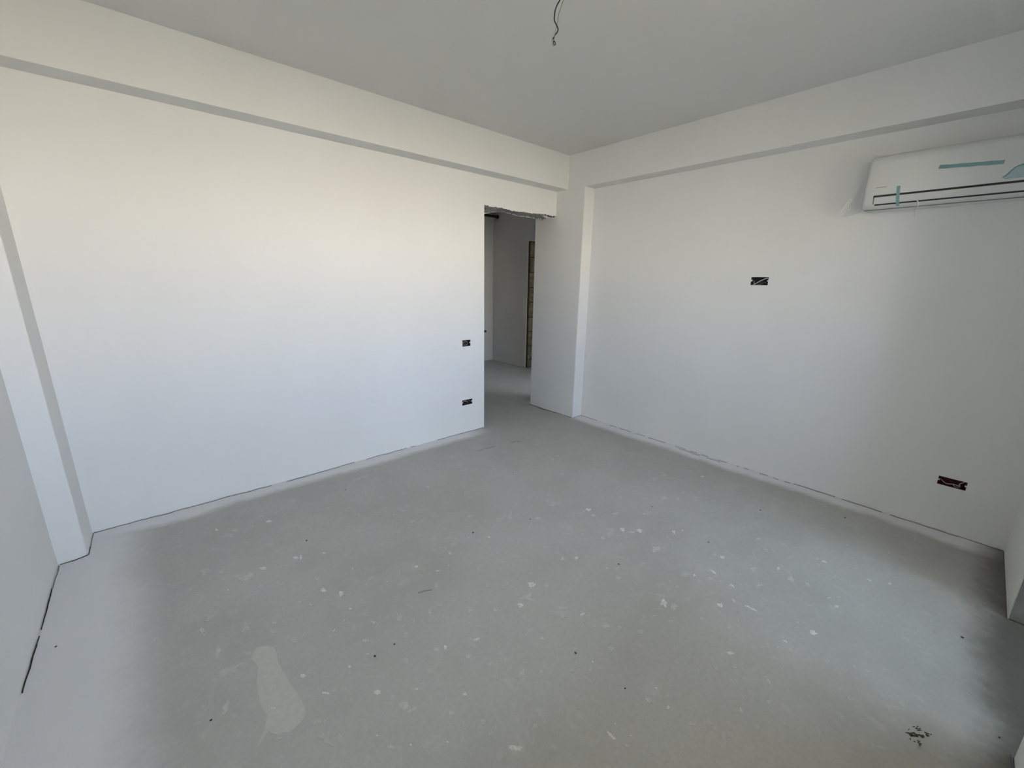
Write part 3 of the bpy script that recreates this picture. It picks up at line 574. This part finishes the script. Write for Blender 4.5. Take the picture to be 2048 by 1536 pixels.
# ------------------------------------------------------------------ bare wires hanging from the ceiling centre
root = empty('ceiling_wire', (-2.03, -1.78, H), 'bare twisted wire pair hanging from the middle of the ceiling', 'wire')
blue = [(-2.030, -1.78, 2.750), (-2.040, -1.78, 2.735), (-2.059, -1.78, 2.706), (-2.076, -1.78, 2.675), (-2.093, -1.78, 2.65), (-2.104, -1.78, 2.625), (-2.107, -1.78, 2.6), (-2.105, -1.78, 2.588), (-2.092, -1.782, 2.575), (-2.085, -1.784, 2.563), (-2.090, -1.782, 2.55), (-2.099, -1.778, 2.538), (-2.105, -1.778, 2.524), (-2.107, -1.78, 2.515)]
green = [(-2.012, -1.78, 2.750), (-2.020, -1.78, 2.738), (-2.034, -1.78, 2.716), (-2.054, -1.78, 2.683), (-2.071, -1.78, 2.646), (-2.082, -1.78, 2.618), (-2.086, -1.78, 2.59), (-2.089, -1.778, 2.576), (-2.094, -1.776, 2.556), (-2.100, -1.780, 2.542), (-2.107, -1.784, 2.522), (-2.115, -1.78, 2.508), (-2.113, -1.78, 2.499), (-2.106, -1.78, 2.496), (-2.100, -1.78, 2.503)]
wire('wire', blue, 0.0026, M_wblue, root)['label'] = 'dark blue wire'
wire('wire', green, 0.0018, M_wyg, root)['label'] = 'pale grey green wire'
wire('wire_end', [(-2.108, -1.78, 2.527), (-2.108, -1.78, 2.512)], 0.0040, M_wk, root, 2)
lp = [(-2.106+0.0, -1.78, 2.516)] + [(-2.101+0.0065*math.cos(t), -1.78, 2.508+0.0068*math.sin(t)) for t in [2.6 - k*0.6 for k in range(11)]]
wire('wire_loop', lp, 0.0021, M_wk, root, 2)

# ------------------------------------------------------------------ wall-mounted air conditioner still in its wrapping
Y0, Y1a = -2.618, -3.400                     # left end (as seen), right end
ac = empty('air_conditioner', (0, (Y0+Y1a)/2, 1.955), 'white wall-mounted air conditioner still wrapped in clear film', 'air conditioner')
PROF = [(0.0, 1.966), (-0.10, 1.965), (-0.160, 1.967), (-0.184, 1.977), (-0.196, 1.995), (-0.203, 2.02), (-0.206, 2.06), (-0.206, 2.12), (-0.204, 2.18), (-0.199, 2.225), (-0.188, 2.250), (-0.168, 2.262), (-0.12, 2.266), (0.0, 2.266)]
bm = bmesh.new(); rings = []
ys = [(Y0, 0.955), (Y0-0.004, 0.985), (Y0-0.012, 1.0), (Y0-0.1, 1), (Y1a+0.1, 1), (Y1a+0.012, 1.0), (Y1a+0.004, 0.985), (Y1a, 0.955)]
for y, s in ys:
    rings.append([bm.verts.new((x*s, y, 2.11+(z-2.11)*s)) for x, z in PROF])
for A, B in zip(rings, rings[1:]):
    for k in range(len(PROF)-1): bm.faces.new((A[k], A[k+1], B[k+1], B[k]))
bm.faces.new(rings[0]); bm.faces.new(rings[-1][::-1])
hs = obj('housing', bm, M_ac, ac, True)
for f in hs.data.polygons: f.use_smooth = len(f.vertices) == 4
def xprof(z):
    for (xa, za), (xb, zb_) in zip(PROF, PROF[1:]):
        if za <= z <= zb_ and zb_ > za: return xa + (xb-xa)*(z-za)/(zb_-za)
    return -0.2
def strip(name, y0, y1, zlo, zhi, m, off=0.0015, parent=None, n=8, thick=0.001, tilt=0.0):
    bm = bmesh.new(); last = None
    for i in range(n+1):
        z = zlo + (zhi-zlo)*i/n; x = xprof(z) - off; dy = tilt*i/n
        cur = [bm.verts.new((x, y0+dy, z)), bm.verts.new((x, y1+dy, z)), bm.verts.new((x+thick, y1+dy, z)), bm.verts.new((x+thick, y0+dy, z))]
        if last:
            for k in range(4): bm.faces.new((last[k], last[(k+1) % 4], cur[(k+1) % 4], cur[k]))
        else: bm.faces.new(cur)
        last = cur
    bm.faces.new(last[::-1])
    return obj(name, bm, m, parent or ac)
strip('slot', -2.664, -3.350, 2.0245, 2.0385, M_slot, 0.0012, n=2, thick=0.004)
strip('slot', -2.674, -3.345, 1.9830, 1.9905, M_slot, 0.0012, n=2, thick=0.004)
strip('slot', -2.6655, -2.669, 1.9905, 2.0275, M_slot, 0.0012, n=4, thick=0.004)
strip('flap', -2.669, -3.345, 1.9905, 2.0275, M_ac2, 0.0024, n=6, thick=0.004)['label'] = 'closed air outlet flap'
# teal tape on the front and over the flap
bm = bmesh.new(); last = None
for i in range(25):
    t = i/24; y = -2.920 + (-3.158+2.920)*t; zc = 2.152 - 0.018*t + 0.001*noise.noise(Vector((t*9, 0, 0)))
    hw = 0.009 + 0.0015*noise.noise(Vector((t*7, 4, 0))); x = -0.2085 - 0.001*abs(noise.noise(Vector((t*12, 9, 0))))
    cur = [bm.verts.new((x, y, zc-hw)), bm.verts.new((x, y-0.003, zc+hw)), bm.verts.new((x+0.0012, y-0.003, zc+hw)), bm.verts.new((x+0.0012, y, zc-hw))]
    if last:
        for k in range(4): bm.faces.new((last[k], last[(k+1) % 4], cur[(k+1) % 4], cur[k]))
    else: bm.faces.new(cur)
    last = cur
bm.faces.new(last[::-1])
obj('tape', bm, M_tape, ac)['label'] = 'long strip of teal tape on the front'
tp = strip('tape', -2.774, -2.789, 1.966, 2.078, M_tape, 0.0042, n=14, tilt=0.012); tp['label'] = 'short strip of teal tape across the flap'
# small worn mark above the slot
strip('mark', -2.667, -2.718, 2.0795, 2.0825, mat('grey_mark', (0.33, 0.33, 0.30), 0.7), 0.0012, n=1)
# teal sticker with a curved upper edge running off to the right
bm = bmesh.new(); last = None
for i in range(15):
    t = i/14; y = -3.175 - 0.17*t; ztop = 2.067 + 0.046*min(1, (t*0.17/0.055))**0.8 + 0.012*max(0, t-0.33)
    zb_ = 2.050
    cur = [bm.verts.new((xprof(zb_)-0.003, y, zb_)), bm.verts.new((xprof(ztop)-0.003, y, ztop)), bm.verts.new((xprof(ztop)-0.002, y, ztop)), bm.verts.new((xprof(zb_)-0.002, y, zb_))]
    if last:
        for k in range(4): bm.faces.new((last[k], last[(k+1) % 4], cur[(k+1) % 4], cur[k]))
    else: bm.faces.new(cur)
    last = cur
bm.faces.new(last[::-1]); obj('sticker', bm, M_tint, ac)
wire('tape_edge', [(xprof(2.06)-0.0035, -3.168, 2.060), (xprof(2.07)-0.0035, -3.180, 2.070), (-0.2095, -3.200, 2.098), (-0.2095, -3.222, 2.111), (-0.2095, -3.26, 2.117)], 0.0024, M_tape, ac)

# clear film: loosely draped skin with wrinkles, a hanging flap at the left end and tatters below
bm = bmesh.new(); rings = []; NYF = 90
FP = smooth_pts([(x, 0, z) for x, z in PROF[2:]], 2)
for j in range(NYF+1):
    t = j/NYF; y = Y0+0.004 + (Y1a-0.006-Y0-0.004)*t; row = []
    for q in FP:
        out = Vector((q.x+0.05, 0, q.z-2.11)).normalized()
        a = 0.003 + 0.0032*abs(noise.noise(Vector((y*9, q.z*22, 1)))) + 0.0028*abs(noise.noise(Vector((y*24+q.z*30, q.z*12, 6))))
        if t < 0.08: a += (0.08-t)*0.10
        row.append(bm.verts.new(Vector((q.x, y, q.z)) + out*a))
    rings.append(row)
for A, B in zip(rings, rings[1:]):
    for k in range(len(FP)-1): bm.faces.new((A[k], A[k+1], B[k+1], B[k]))
obj('film', bm, M_film, ac, True)['label'] = 'clear protective film over the front'
bm = bmesh.new(); g2 = []
for i in range(15):                           # i: down the end of the unit, j: outward to the left
    t = i/14; z = 2.235 - 0.285*t; row = []
    reach = 0.012 + 0.11*max(0, (t-0.15))**1.3
    for j in range(11):
        s = j/10; y = -2.616 + reach*s
        x = -0.19 + 0.05*s*t + 0.014*noise.noise(Vector((s*6, t*9, 3))) + 0.010*noise.noise(Vector((s*12, t*5, 8)))
        row.append(bm.verts.new((x, y, z - 0.015*s*t + 0.006*noise.noise(Vector((s*5, t*5, 1))))))
    g2.append(row)
for i in range(14):
    for j in range(10): bm.faces.new((g2[i][j], g2[i][j+1], g2[i+1][j+1], g2[i+1][j]))
M_crk = film_mat('crumpled_film', (0.995, 0.995, 0.995), 0.09, 0.25)
obj('film_flap', bm, M_crk, ac, True)['label'] = 'crumpled loose end of the clear film'
M_edge = mat('film_fold', (0.95, 0.95, 0.95), 0.25, spec=0.9)
bm = bmesh.new()
for pts in ([(-0.20, -2.516, 1.963), (-0.202, -2.526, 1.985), (-0.206, -2.543, 2.015), (-0.21, -2.556, 2.034)], [(-0.20, -2.533, 1.957), (-0.205, -2.540, 1.956), (-0.21, -2.547, 1.959)],
            [(-0.21, -2.556, 2.034), (-0.212, -2.563, 2.022), (-0.214, -2.568, 2.033)], [(-0.21, -2.552, 1.985), (-0.212, -2.553, 2.002), (-0.214, -2.560, 2.015)], [(-0.21, -2.552, 1.963), (-0.212, -2.560, 1.972), (-0.214, -2.566, 1.968)]):
    tube(bm, smooth_pts(pts, 4), 0.0026 if len(pts) == 4 else 0.0017, 6)
obj('film_crease', bm, M_edge, ac, True)['kind'] = 'stuff'
bm = bmesh.new(); last = None
for i in range(22):                           # torn tatter hanging below the flap
    t = i/21; z = 1.984 - 0.085*t; y = -2.865 - 0.004*math.sin(t*9) ; wd = 0.003 + 0.004*abs(noise.noise(Vector((t*6, 1, 1))))
    x = -0.205 + 0.004*noise.noise(Vector((t*5, 3, 2)))
    cur = [bm.verts.new((x, y-wd, z)), bm.verts.new((x-0.001, y+wd, z))]
    if last: bm.faces.new((last[0], last[1], cur[1], cur[0]))
    last = cur
obj('film_tatter', bm, M_crk, ac, True)
bm = bmesh.new()
tube(bm, smooth_pts([(-0.2065, -2.858, 1.992), (-0.207, -2.867, 1.984), (-0.205, -2.872, 1.972), (-0.203, -2.872, 1.955)], 4), 0.0019, 6)
tube(bm, smooth_pts([(-0.200, -2.871, 1.925), (-0.199, -2.874, 1.915), (-0.2, -2.872, 1.905)], 4), 0.0015, 6)
obj('film_crease', bm, M_edge, ac, True)['kind'] = 'stuff'
M_seam = mat('ac_seam_shadow_gap', (0.20, 0.21, 0.20), 0.7)
wire('seam', [(-0.150, Y0-0.006, 1.9635), (-0.150, -3.0, 1.9635), (-0.150, Y1a+0.006, 1.9635)], 0.0022, M_seam, ac)
